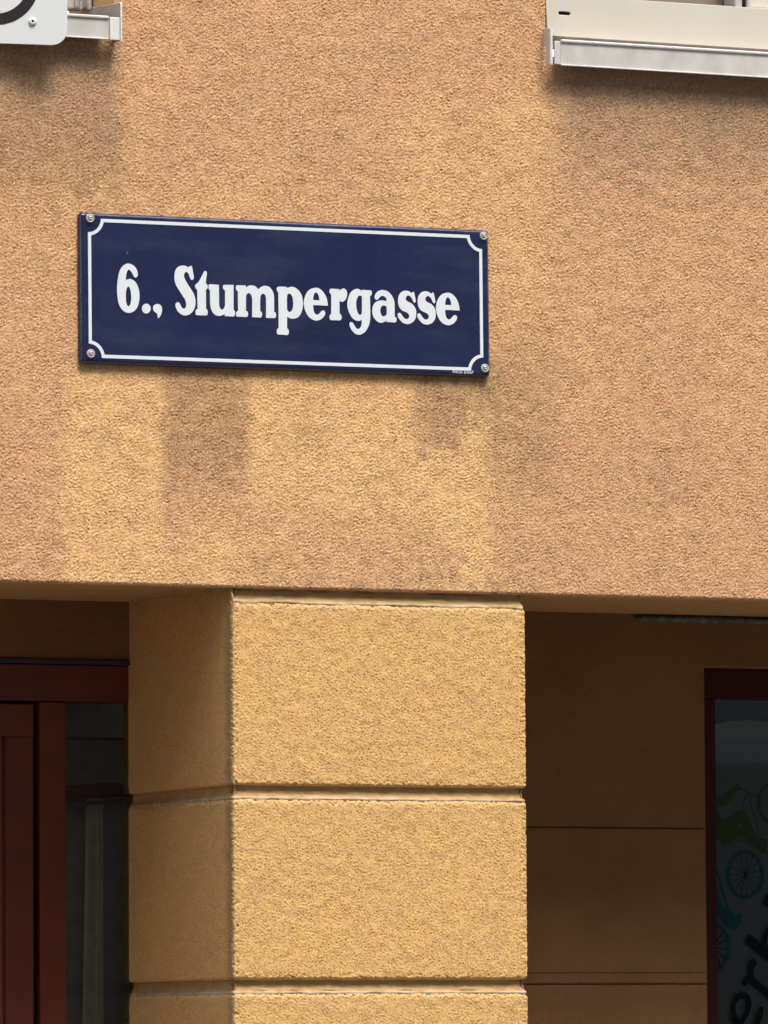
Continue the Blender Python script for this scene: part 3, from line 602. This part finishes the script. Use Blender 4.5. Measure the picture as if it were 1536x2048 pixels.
def sweep(name, p, zs, off, hmap, mat, parent, attrs=None, grow=0.0):
    side = np.clip(-p[:, 2], 0, 1)[None, :] if grow else 0.0      # reveal side runs on up to the soffit
    o = off[:, None] * (1 - side * (zs > zs[0] - 0.03)[:, None]) + hmap if grow else off[:, None] + hmap
    X = p[:, 0][None, :] + o * p[:, 2][None, :]
    Y = p[:, 1][None, :] + o * p[:, 3][None, :]
    Z = np.repeat(zs[:, None], len(p), 1)
    if grow:
        Z = Z + side * grow * sm(zs[0] - 0.06, zs[0], zs)[:, None]
    return sheet(name, np.stack([X, Y, Z], -1), mat, parent, attrs)

# block ends (top, bottom) from the photograph, then the same pitch to the ground
ends = [(2.4714, 2.1060), (2.0804, 1.7204), (1.6945, 1.335), (1.309, 0.949), (0.923, 0.563), (0.537, 0.0)]
pj = plan(0.0, 60, 12)
zj, oj = [], []
tops = [ZL + 0.01] + [e[1] for e in ends[:-1]]
for top, (b_top, b_bot) in zip(tops, ends):
    jh = top - b_top
    for z, o in ((top, -0.0105), (top - jh * 0.35, -0.0110), (top - jh * 0.60, -0.0095), (top - jh * 0.80, -0.0062), (b_top + 0.001, -0.0022), (b_top - 0.004, -0.004), (b_top - 0.012, -0.014)):
        zj.append(z); oj.append(o)
zj.append(0.0); oj.append(-0.014)
zj, oj = np.array(zj), np.array(oj)
zjf = np.unique(np.concatenate([zj, np.arange(1.6, 2.51, 0.004)]))[::-1]
ojf = np.interp(zjf, zj[::-1], oj[::-1])
hj = 0.0005 * fnoise((len(zjf), len(pj)), 0.004, 0.012, 0.06, 51)
jd = np.zeros(len(zjf))
for (zt, zb) in ends:
    jd = np.maximum(jd, band(zt - 0.01, zt + 0.0042, 0.0022, zjf))
pillar = sweep('pillar', pj, zjf, ojf, hj, M_joint, house, {'dust': np.repeat(jd[:, None], len(pj), 1)})
pillar['label'] = 'yellow rusticated pillar of rough blocks between the two recesses'
for i, (zt, zb) in enumerate(ends):
    vis = i < 3
    stp = 0.0020 if vis else 0.02
    p = plan(0.0, 322 if vis else 24, 220 if vis else 20)
    zz = np.arange(zt, zb - 1e-6, -stp)
    top_r, bot_r = 0.004, 0.003
    off = np.zeros(len(zz))
    off -= 0.004 * np.clip(1 - (zt - zz) / 0.010, 0, 1)**2
    off -= 0.006 * np.clip(1 - (zz - zb) / 0.006, 0, 1)**2
    zz = np.concatenate([[zt + 0.0005], zz, [zb - 0.0006]])
    off = np.concatenate([[-0.012], off, [-0.016]])
    sh = (len(zz), len(p))
    n1 = fnoise(sh, stp, 0.0042, 0.0085, 60 + i)
    n2 = fnoise(sh, stp, 0.003, 0.006, 70 + i)
    hh = highpass(0.0010 * grains(sh, stp, 0.0048, 80 + i, 0.10) + 0.00034 * np.tanh(n1) - 0.0019 * sm(1.1, 1.9, -n1), stp, 0.008) + 0.00018 * n2 + 0.00022 * fnoise(sh, stp, 0.03, 0.12, 90 + i) - 0.0004
    w = np.where(p[:, 2] < -0.5, 0.95 - 0.4 * sm(0.05, 0.45, p[:, 1]), 1.0)
    hh = hh * w[None, :]
    hh[0] = hh[-1] = 0
    ch = fnoise(sh, stp, 0.008, 0.05, 95 + i)            # chipped arrises
    edge = np.clip(1 - np.minimum(zt - zz, zz - zb) / 0.016, 0, 1)[:, None]
    arris = np.exp(-((p[:, 1] - PY) / 0.012)**2) * (np.abs(p[:, 0] - XL) < 0.014) + np.exp(-((p[:, 1] - PY) / 0.012)**2) * (np.abs(p[:, 0] - XR) < 0.014)
    hh = hh + (0.0004 * fnoise(sh, stp, 0.005, 0.02, 99 + i) - 0.0012 * np.clip(ch - 0.6, 0, 2)) * arris[None, :]
    hh = hh - 0.0018 * edge * np.clip(ch, 0, 2.5)
    ww = fnoise(sh, stp, 0.05, 0.25, 97 + i)
    zcol = zz[:, None] + 0 * p[:, 0][None, :]
    dst = 0.55 * np.clip(1 - (zt - zcol) / 0.035, 0, 1) * np.clip(0.6 + 0.5 * ch, 0, 1)
    dst += 0.07 * np.clip(ww, 0, 1)
    gr = 0.12 * np.clip(ww - 0.5, 0, 1) + np.where(p[:, 2] < -0.5, 0.75 * sm(0.050, 0.018, p[:, 1] + 0.004 * ww), 0.0)  # includes a darker strip down the reveal beside its front arris
    b = sweep('pillar_block', p, zz, off, hh, M_pillar, pillar, {'paler': 0.25 + 0.1 * ww, 'grime_shade': gr, 'dust': np.clip(dst, 0, 0.8)}, ZL + 0.003 - zt if i == 0 else 0.0)

# neighbouring pillars that close the two recesses outside the picture
for x0, x1 in ((-1.75, -1.0), (2.9, 3.65)):
    box('pier', (x0, x1), (PY, D + 0.1), (0.0, ZL - 0.002), M_pillar, house, 0.006)

# back wall of the right recess, smooth brown render in big blocks
WX, WT = 1.6649, 2.3916
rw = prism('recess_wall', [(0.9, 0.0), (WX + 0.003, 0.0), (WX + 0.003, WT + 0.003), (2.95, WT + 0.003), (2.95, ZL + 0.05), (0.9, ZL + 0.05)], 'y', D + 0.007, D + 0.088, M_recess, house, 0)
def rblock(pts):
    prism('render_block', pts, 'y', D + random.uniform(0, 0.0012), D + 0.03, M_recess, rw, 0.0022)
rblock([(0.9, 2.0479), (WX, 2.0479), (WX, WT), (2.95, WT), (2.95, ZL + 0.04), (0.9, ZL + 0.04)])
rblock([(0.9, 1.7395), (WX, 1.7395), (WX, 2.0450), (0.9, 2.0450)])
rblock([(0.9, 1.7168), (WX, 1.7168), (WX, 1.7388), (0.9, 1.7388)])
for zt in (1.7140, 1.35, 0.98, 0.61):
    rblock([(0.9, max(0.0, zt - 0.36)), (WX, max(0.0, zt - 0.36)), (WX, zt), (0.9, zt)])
# dusty strip in the corner under the soffit
bm = bmesh.new()
ring = []
nn = 10
xs_s = [1.497, 1.4985, 1.503, 1.510] + list(np.linspace(1.53, 2.88, 60))
for i, x in enumerate(xs_s):
    k = (0.25, 0.6, 0.85, 1.0)[i] if i < 4 else 1.0
    k *= 1 + 0.06 * math.sin(i * 2.3) + 0.05 * math.sin(i * 5.1)
    ring.append([bm.verts.new((x, D - 0.001 - 0.012 * k * math.sin(math.pi * j / nn), ZL - 0.0068 + 0.0072 * k * math.cos(math.pi * j / nn))) for j in range(nn + 1)])
for a, b in zip(ring, ring[1:]):
    for j in range(nn):
        bm.faces.new((a[j], a[j + 1], b[j + 1], b[j]))
bm.faces.new(ring[0])
bmesh.ops.recalc_face_normals(bm, faces=bm.faces[:])
me = bpy.data.meshes.new('corner_strip'); bm.to_mesh(me); bm.free()
cs = link('corner_strip', me, M_strip, house, True)
cs['label'] = 'dusty grey strip along the ceiling corner of the right recess'

# lintel over the door
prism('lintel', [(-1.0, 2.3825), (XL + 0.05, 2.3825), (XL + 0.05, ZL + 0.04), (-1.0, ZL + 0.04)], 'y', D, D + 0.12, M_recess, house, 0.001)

# ------------------------------------------------------------------ door in the left recess
door = box('door', (-0.98, XL + 0.04), (D + 0.004, D + 0.07), (2.2955, 2.3702), M_red, house, 0.002)      # head rail of the frame
door['label'] = 'dark red door frame with glazed side light, left of the pillar'
box('weather_strip', (-0.98, XL + 0.04), (D - 0.006, D + 0.06), (2.3712, 2.3817), M_flash, door, 0.002)
box('shadow_gap', (-0.98, 0.1905), (D + 0.03, D + 0.06), (2.2885, 2.2950), M_black, door, 0)
box('stile', (0.0592, 0.1206), (D + 0.006, D + 0.055), (0.02, 2.2212), M_red, door, 0.0022)
box('top_rail', (-0.70, 0.1206), (D + 0.006, D + 0.055), (2.2216, 2.2880), M_red, door, 0.0008)
box('stile', (-0.70, -0.62), (D + 0.006, D + 0.055), (0.02, 2.2212), M_red, door, 0.0022)
box('panel', (-0.62, 0.0586), (D + 0.022, D + 0.045), (0.02, 2.2210), M_redsheen, door, 0)
box('rubber_seal', (0.1210, 0.1325), (D + 0.030, D + 0.055), (0.0, 2.2880), M_black, door, 0)
box('mullion', (0.1329, 0.1905), (D + 0.002, D + 0.070), (0.0, 2.2935), M_red, door, 0.0022)
box('pane', (0.1905, XL + 0.04), (D + 0.005, D + 0.010), (0.0, 2.2950), M_glass, door, 0)
box('jamb', (XL + 0.045, XL + 0.06), (D + 0.002, D + 0.070), (0.0, 2.2940), M_red, door, 0.002)
# dark room behind
room = box('interior_wall', (-1.0, 3.0), (2.2, 2.3), (0.0, 2.6), M_dark, house, 0)
box('interior_ceiling', (-1.0, 3.0), (D + 0.13, 2.19), (2.52, 2.6), M_dark, house, 0)
box('interior_partition', (0.62, 0.66), (D + 0.13, 2.19), (0.0, 2.51), M_dark, house, 0)
box('interior_partition', (-1.04, -1.0), (D + 0.13, 2.19), (0.0, 2.51), M_dark, house, 0)
box('interior_partition', (3.0, 3.04), (D + 0.13, 2.19), (0.0, 2.51), M_dark, house, 0)
box('added_backing', (-0.6, 0.62), (0.66, 0.68), (0.0, 2.5), simple('added_backing', (0.13, 0.18, 0.23), 0.8, 0.1), house, 0)  # panel added close behind the pane to lighten the dark glass
box('interior_bar', (-0.6, 0.61), (0.648, 0.659), (2.2235, 2.2280), M_black, house, 0)

# pale curtain hanging behind the side light
bm = bmesh.new()
rows = []
for i in range(13):
    t = i / 12
    zz = 2.10 - 2.0 * t
    wl = 0.279 - 0.040 * t
    rows.append([bm.verts.new((wl + (0.316 - wl) * u, 0.615 + 0.008 * math.sin(u * 9 + 0.4) + 0.015 * (2 * u - 1)**2, zz)) for u in np.linspace(0, 1, 17)])
for a, b in zip(rows, rows[1:]):
    for j in range(16):
        bm.faces.new((a[j], b[j], b[j + 1], a[j + 1]))
bmesh.ops.solidify(bm, geom=bm.faces[:], thickness=0.003)
me = bpy.data.meshes.new('curtain'); bm.to_mesh(me); bm.free()
o = link('curtain', me, M_curtain, None, True)
o['label'] = 'narrow pale curtain hanging behind the dark door glass'
o['category'] = 'curtain'

# navy band built inside to stand for a reflection in the glass
sh_e = empty('navy_reflection', (0.25, 0.57, 2.1), 'navy blue band modelled for a reflection in the dark door glass', 'blind')
pts = [(0.0710, 2.092), (0.2060, 2.0955), (0.3510, 2.1045), (0.3490, 2.112), (0.3360, 2.124), (0.3230, 2.1300), (0.2960, 2.1312), (0.2060, 2.1235), (0.0710, 2.110)]
prism('dark_band', pts, 'y', 0.560, 0.590, M_navy, sh_e, 0.002)
prism('pale_line', [(0.0710, 2.072), (0.2060, 2.0800), (0.3510, 2.0930), (0.3510, 2.0985), (0.2060, 2.0880), (0.0710, 2.082)], 'y', 0.556, 0.575, simple('grey_line', (0.07, 0.085, 0.095), 0.4), sh_e, 0.0015)

# ------------------------------------------------------------------ shop window in the right recess
FY = D + 0.09
shop = box('shop_window', (1.62, 2.9), (FY, FY + 0.06), (2.3295, 2.44), M_oxshade, house, 0.002)          # head of the frame
shop['label'] = 'dark red framed shop window with bicycle print, right recess'
box('frame_stile', (1.62, 1.7385), (FY, FY + 0.06), (0.3, 2.3292), M_oxshade, shop, 0.002)
box('pane', (1.7385, 2.9), (FY + 0.018, FY + 0.024), (0.3, 2.3295), M_glass, shop, 0)
gy = FY + 0.032
lo = [(1.70, 0.4)]
arch = [(1.70, 2.2655)]
for i in range(25):
    t = i / 24
    x = 1.70 + 1.1 * t
    arch.append((x, 2.2855 - 0.35 * (x - 1.823)**2 * (1.0 + 4.4 * (x < 1.823))))
poster = flat('window_poster', [[(1.70, 0.4)] + arch + [(2.8, 0.4)]], gy + 0.004, 0.002, M_poster, shop)
poster['label'] = 'grey window print with teal and olive bicycles and black script'
flat('arch_band', [[(a[0], a[1] - 0.0005) for a in arch[1:]] + [(a[0], a[1] - 0.041) for a in arch[:0:-1]]], gy + 0.0015, 0.0004, M_poster2, poster)  # paler band following the arched top
def decal(name, keys, mat, y):
    for kk, loops in enumerate(keys):
        flat(name, [smooth_loop(L) for L in loops], y - 0.00012 * kk, 0.0001, mat, poster, 0, (1.8, 2.0))
decal('bicycle_print', DECAL['olive'] + DECAL['lines'] + DECAL['olivering'], M_olive, gy + 0.0008)
decal('bicycle_print', DECAL['teal'], M_teal, gy - 0.0006)
decal('wheel_spoke', DECAL['spoke'], M_print, gy - 0.0016)
decal('letter', DECAL['ink'], M_print, gy - 0.0060)

# ------------------------------------------------------------------ right upper window
win = flat('window', [[(1.0385 + dx, z) for dx, z in ((0.0, 3.6462), (1.25, 3.6462), (1.25, 3.7298), (0.0, 3.7298))],
                      [(1.0783 + s * 0.0102 + 0.0046 * math.cos(a), 3.6935 + 0.0046 * math.sin(a)) for s, a0 in ((1, -math.pi / 2), (-1, math.pi / 2)) for a in np.linspace(a0, a0 + math.pi, 9)]],
           0.003, 0.006, M_cream, house, 0.0008)
box('board_body', (1.0390, 2.28), (0.0035, 0.03), (3.6475, 3.7288), M_cream, win, 0)
win['label'] = 'cream cover board of the right upper window with a dark drain slot'
box('slot_backing', (1.055, 1.101), (0.0025, 0.020), (3.687, 3.700), M_black, win, 0)
box('sash', (1.520, 2.25), (0.022, 0.075), (3.7345, 4.9), M_cream, win, 0.003)
box('sash_edge', (1.5145, 1.5195), (0.018, 0.070), (3.7345, 4.9), M_rail, win, 0.001)
box('seal', (1.509, 2.25), (0.026, 0.06), (3.7302, 3.7342), M_black, win, 0)
box('seal', (1.5115, 1.5142), (0.026, 0.06), (3.7345, 4.9), M_black, win, 0)
box('blind', (1.04, 1.511), (0.09, 0.11), (3.70, 4.9), M_blind, win, 0)
box('frame_post', (1.492, 1.5105), (0.03, 0.085), (3.7302, 4.9), M_rail, win, 0.006)
sill = prism('window_sill', [(-0.028, 3.5835), (-0.0295, 3.585), (-0.0305, 3.628), (-0.0325, 3.6305), (-0.0315, 3.6335), (-0.028, 3.6345), (0.03, 3.642), (0.03, 3.640), (-0.0275, 3.6325), (-0.0285, 3.628), (-0.0275, 3.5850)], 'x', 1.0555, 2.33, M_alu, win, 0.0)
prism('sill_lip', [(-0.0310, 3.6290), (-0.0335, 3.6300), (-0.0340, 3.6330), (-0.0322, 3.6348), (-0.0282, 3.6352), (-0.0282, 3.6335), (-0.0310, 3.6332)], 'x', 1.0560, 2.33, M_lip, sill, 0)
box('drip_edge', (1.0555, 2.33), (-0.0318, -0.0272), (3.5812, 3.5842), M_lip, sill, 0.0008)
box('sill_back', (1.037, 2.33), (0.002, 0.012), (3.62, 3.6458), M_alu2, win, 0)
box('sill_joint', (1.0405, 1.0548), (-0.0312, -0.0285), (3.5830, 3.6310), M_alu, sill, 0.001)
prism('end_cap', [(-0.031, 3.5815), (-0.031, 3.6560), (-0.027, 3.6575), (0.006, 3.6610), (0.006, 3.6265), (-0.006, 3.6235), (-0.012, 3.618), (-0.012, 3.5815)], 'x', 1.0300, 1.0318, M_alu, sill, 0.0005)
box('end_cap_lip', (1.0318, 1.0362), (-0.0322, -0.0300), (3.5815, 3.6555), M_lip, sill, 0.0008)

# ------------------------------------------------------------------ left upper window
lwin = box('window', (0.046, 0.0765), (0.125, 0.175), (3.6625, 4.9), M_rail, house, 0.003)              # shutter guide rail
lwin['label'] = 'pale guide rail and metal sill of the left upper window'
box('rail_edge', (0.0560, 0.0620), (0.117, 0.1252), (3.6585, 4.9), M_rail, lwin, 0.002)
box('rail_edge', (0.0735, 0.0785), (0.112, 0.1252), (3.6600, 4.9), M_lip, lwin, 0.001)
box('rail_edge', (0.030, 0.0440), (0.120, 0.160), (3.6610, 4.9), M_rail, lwin, 0.002)
box('roller_shutter', (-1.24, 0.029), (0.15, 0.17), (3.66, 5.0), M_cream, lwin, 0)
sl = prism('window_sill', [(-0.028, 3.5795), (-0.0295, 3.581), (-0.0305, 3.6185), (-0.0325, 3.6205), (-0.0315, 3.6235), (-0.028, 3.6250), (0.16, 3.6520), (0.16, 3.6490), (-0.0275, 3.6225), (-0.0285, 3.6185), (-0.0275, 3.5810)], 'x', -1.24, 0.0552, M_alu, lwin, 0.0)
prism('sill_lip', [(-0.0310, 3.6190), (-0.0335, 3.6200), (-0.0340, 3.6230), (-0.0322, 3.6246), (-0.0282, 3.6252), (-0.0282, 3.6235), (-0.0310, 3.6232)], 'x', -1.24, 0.0535, M_lip, sl, 0)
box('drip_edge', (-1.24, 0.0545), (-0.0318, -0.0272), (3.5778, 3.5804), M_lip, sl, 0.0008)
box('sill_joint', (0.0565, 0.0783), (-0.0330, -0.0280), (3.5770, 3.6228), M_lip, sl, 0.0012)
prism('end_cap', [(-0.033, 3.5770), (-0.033, 3.6500), (-0.028, 3.6520), (0.004, 3.6530), (0.150, 3.6640), (0.150, 3.6380), (0.0, 3.615), (0.0, 3.5770)], 'x', 0.0788, 0.0802, M_alu2, sl, 0.0004)
prism('end_cap_lip', [(-0.0335, 3.6500), (-0.028, 3.6525), (0.004, 3.6535), (0.150, 3.6645), (0.150, 3.6655), (0.002, 3.6550), (-0.029, 3.6540), (-0.0350, 3.6512), (-0.0350, 3.5765), (-0.0335, 3.5765)], 'x', 0.0785, 0.0822, M_lip, sl, 0.0003)

# ------------------------------------------------------------------ white plate sign in the upper left corner
pl = empty('white_sign', (-0.0437, -0.052, 3.7050), 'white rounded sign plate with a black ring, top left corner', 'sign')
ang = math.radians(-9.6)
def plate_obj(o):
    o.data.transform(Matrix.Translation((-0.0437, -0.052, 3.7050)) @ Matrix.Rotation(ang, 4, 'Z'))
    return o
r = 0.032
outline = []
for cx_, cz_, a0 in ((-0.291 + r, -0.1478 + r, math.pi), (-r, -0.1478 + r, 1.5 * math.pi), (-r, 0.150 - r, 0), (-0.291 + r, 0.150 - r, 0.5 * math.pi)):
    outline += [(cx_ + r * math.cos(a), cz_ + r * math.sin(a)) for a in np.linspace(a0, a0 + math.pi / 2, 9)]
plate_obj(flat('plate', [outline], 0.0, 0.003, M_plate, pl, 0.0006))
rc = (-0.1455, -0.0215)
plate_obj(flat('ring', [[(rc[0] + q * math.cos(t), rc[1] + q * math.sin(t)) for t in np.linspace(0, 2 * math.pi, 97)[:-1]] for q in (0.0905, 0.0680)], -0.0034, 0.0006, M_ink, pl))
for sx in (-0.0700, -0.2240):
    for sz in (-0.1030, 0.1030):
        s_ = plate_obj(disc_profile('screw', (sx, -0.0034, sz), [(0.0082, 0), (0.0080, 0.0018), (0.0062, 0.0036), (0.0034, 0.0044), (0.0026, 0.0040), (0.0022, 0.0024), (0, 0.0022)], M_plate, pl))
        plate_obj(disc_profile('socket', (sx, -0.0034, sz), [(0.0021, 0.0026), (0, 0.0027)], M_black, s_, 6))
for sz in (-0.11, 0.11):
    plate_obj(box('bracket', (-0.16, -0.05), (0.002, 0.016), (sz - 0.012, sz + 0.012), M_alu, pl, 0.001))

# ------------------------------------------------------------------ street name sign
SC = Vector((0.4498, 0.0, 3.086))
name_sign = empty('street_name_sign', SC, 'dark blue enamel street name sign with white lettering and white border', 'sign')
rot = 0.0045
HW, HH = 0.4498, 0.150
def rotp(x, z):
    return (SC.x + x * math.cos(rot) - z * math.sin(rot), SC.z + x * math.sin(rot) + z * math.cos(rot))
# plate with rolled edges
def axis_pts(hw, n):
    e = [0, 0.0006, 0.0015, 0.0028, 0.0045, 0.0065, 0.0095]
    return np.concatenate([[-hw + a for a in e], np.linspace(-hw + 0.012, hw - 0.012, n), [hw - a for a in e[::-1]]])
ax, az = axis_pts(HW, 60), axis_pts(HH, 22)
XX, ZZ = np.meshgrid(ax, az)
rc_ = 0.008
dxe, dze = HW - np.abs(XX), HH - np.abs(ZZ)
de = np.minimum(dxe, dze)
cor = (dxe < rc_) & (dze < rc_)
dcor = rc_ - np.sqrt((rc_ - dxe)**2 + (rc_ - dze)**2)
# pull the corner vertices onto the rounded outline
vx, vz = rc_ - dxe, rc_ - dze
ln = np.sqrt(vx**2 + vz**2)
k = np.where(cor & (ln > rc_), rc_ / np.maximum(ln, 1e-9), 1.0)
dxe2, dze2 = np.where(cor, rc_ - vx * k, dxe), np.where(cor, rc_ - vz * k, dze)
XX, ZZ = np.sign(XX) * (HW - dxe2), np.sign(ZZ) * (HH - dze2)
de = np.where(cor, np.clip(dcor, 0, 1), de)
t = np.clip(de / 0.0075, 0, 1)
YY = -0.0128 + 0.0088 * (1 - np.sqrt(np.clip(1 - (1 - t)**2, 0, 1)))
RX = SC.x + XX * math.cos(rot) - ZZ * math.sin(rot)
RZ = SC.z + XX * math.sin(rot) + ZZ * math.cos(rot)
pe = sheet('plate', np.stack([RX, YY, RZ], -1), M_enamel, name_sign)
sol = bmesh.new(); sol.from_mesh(pe.data)
bmesh.ops.solidify(sol, geom=sol.faces[:], thickness=-0.0022) if False else None
ed = [e for e in sol.edges if e.is_boundary]
ext = bmesh.ops.extrude_edge_only(sol, edges=ed)
for v in [g_ for g_ in ext['geom'] if isinstance(g_, bmesh.types.BMVert)]:
    v.co.y = -0.0002
bmesh.ops.recalc_face_normals(sol, faces=sol.faces[:])
sol.to_mesh(pe.data); sol.free()
pe.data.shade_smooth()
# white border line with scalloped corners
def border(off, rad, n=14):
    x0, z0 = HW - 0.0172, HH - 0.0118
    cc = [(-x0, z0), (x0, z0), (x0, -z0), (-x0, -z0)]
    hx, hz = x0 - off, z0 - off
    a_ = math.asin(off / rad) if off else 0.0
    out = []
    for (cx_, cz_), a0 in zip(cc, (1.5 * math.pi, math.pi, 0.5 * math.pi, 0.0)):
        # arcs run clockwise round the plate, concave towards the corner
        aa = np.linspace(a0 + a_, a0 + math.pi / 2 - a_, n)
        if True:
            seg = [(cx_ + rad * math.cos(q), cz_ + rad * math.sin(q)) for q in aa]
        out.append(seg)
    loop = []
    for seg in out:
        loop += seg
    return [rotp(*q) for q in loop]
flat('border', [border(0.0, 0.0277), border(0.0066, 0.0343)], -0.01285, 0.0006, M_enamel_w, name_sign)
for gl in GLYPHS:
    flat('letter', [smooth_loop(L) for L in gl], -0.01285, 0.0007, M_enamel_w, name_sign, 0.0, (SC.x, SC.z))
# maker's small print
def small_text(txt, x, z, size, shear, squeeze=1.0):
    cu = bpy.data.curves.new('maker_print', 'FONT')
    cu.body = txt; cu.size = size; cu.shear = shear; cu.extrude = 0.0002
    tmp = bpy.data.objects.new('tmp', cu); COL.objects.link(tmp)
    me = bpy.data.meshes.new_from_object(tmp.evaluated_get(bpy.context.evaluated_depsgraph_get()))
    bpy.data.objects.remove(tmp); bpy.data.curves.remove(cu)
    me.transform(Matrix(((squeeze, 0, 0, x), (0, 0, -1, -0.01305), (0, 1, 0, z), (0, 0, 0, 1))))
    return link('maker_print', me, M_enamel_w, name_sign)
small_text('RIESS', 0.8135, 2.9437, 0.0100, 0.0)
small_text('Email', 0.8385, 2.9437, 0.0095, 0.35)
for (sx, sz) in ((0.0205, 3.2219), (0.0214, 2.9535), (0.8848, 3.2254), (0.8855, 2.9559)):
    c_ = disc_profile('cup_washer', (sx + 0.0006, -0.0128, sz), [(0.0086, 0.0), (0.0086, 0.0022), (0.0074, 0.0038), (0.0060, 0.0034), (0.0048, 0.0012), (0, 0.0010)], M_cup, name_sign, 24)
    s_ = disc_profile('screw', (sx + 0.0010, -0.0128, sz + 0.0008), [(0.0046, 0.0012), (0.0045, 0.0034), (0.0034, 0.0046), (0.0016, 0.0049), (0.0013, 0.0032), (0, 0.0031)], M_screw, c_, 20)
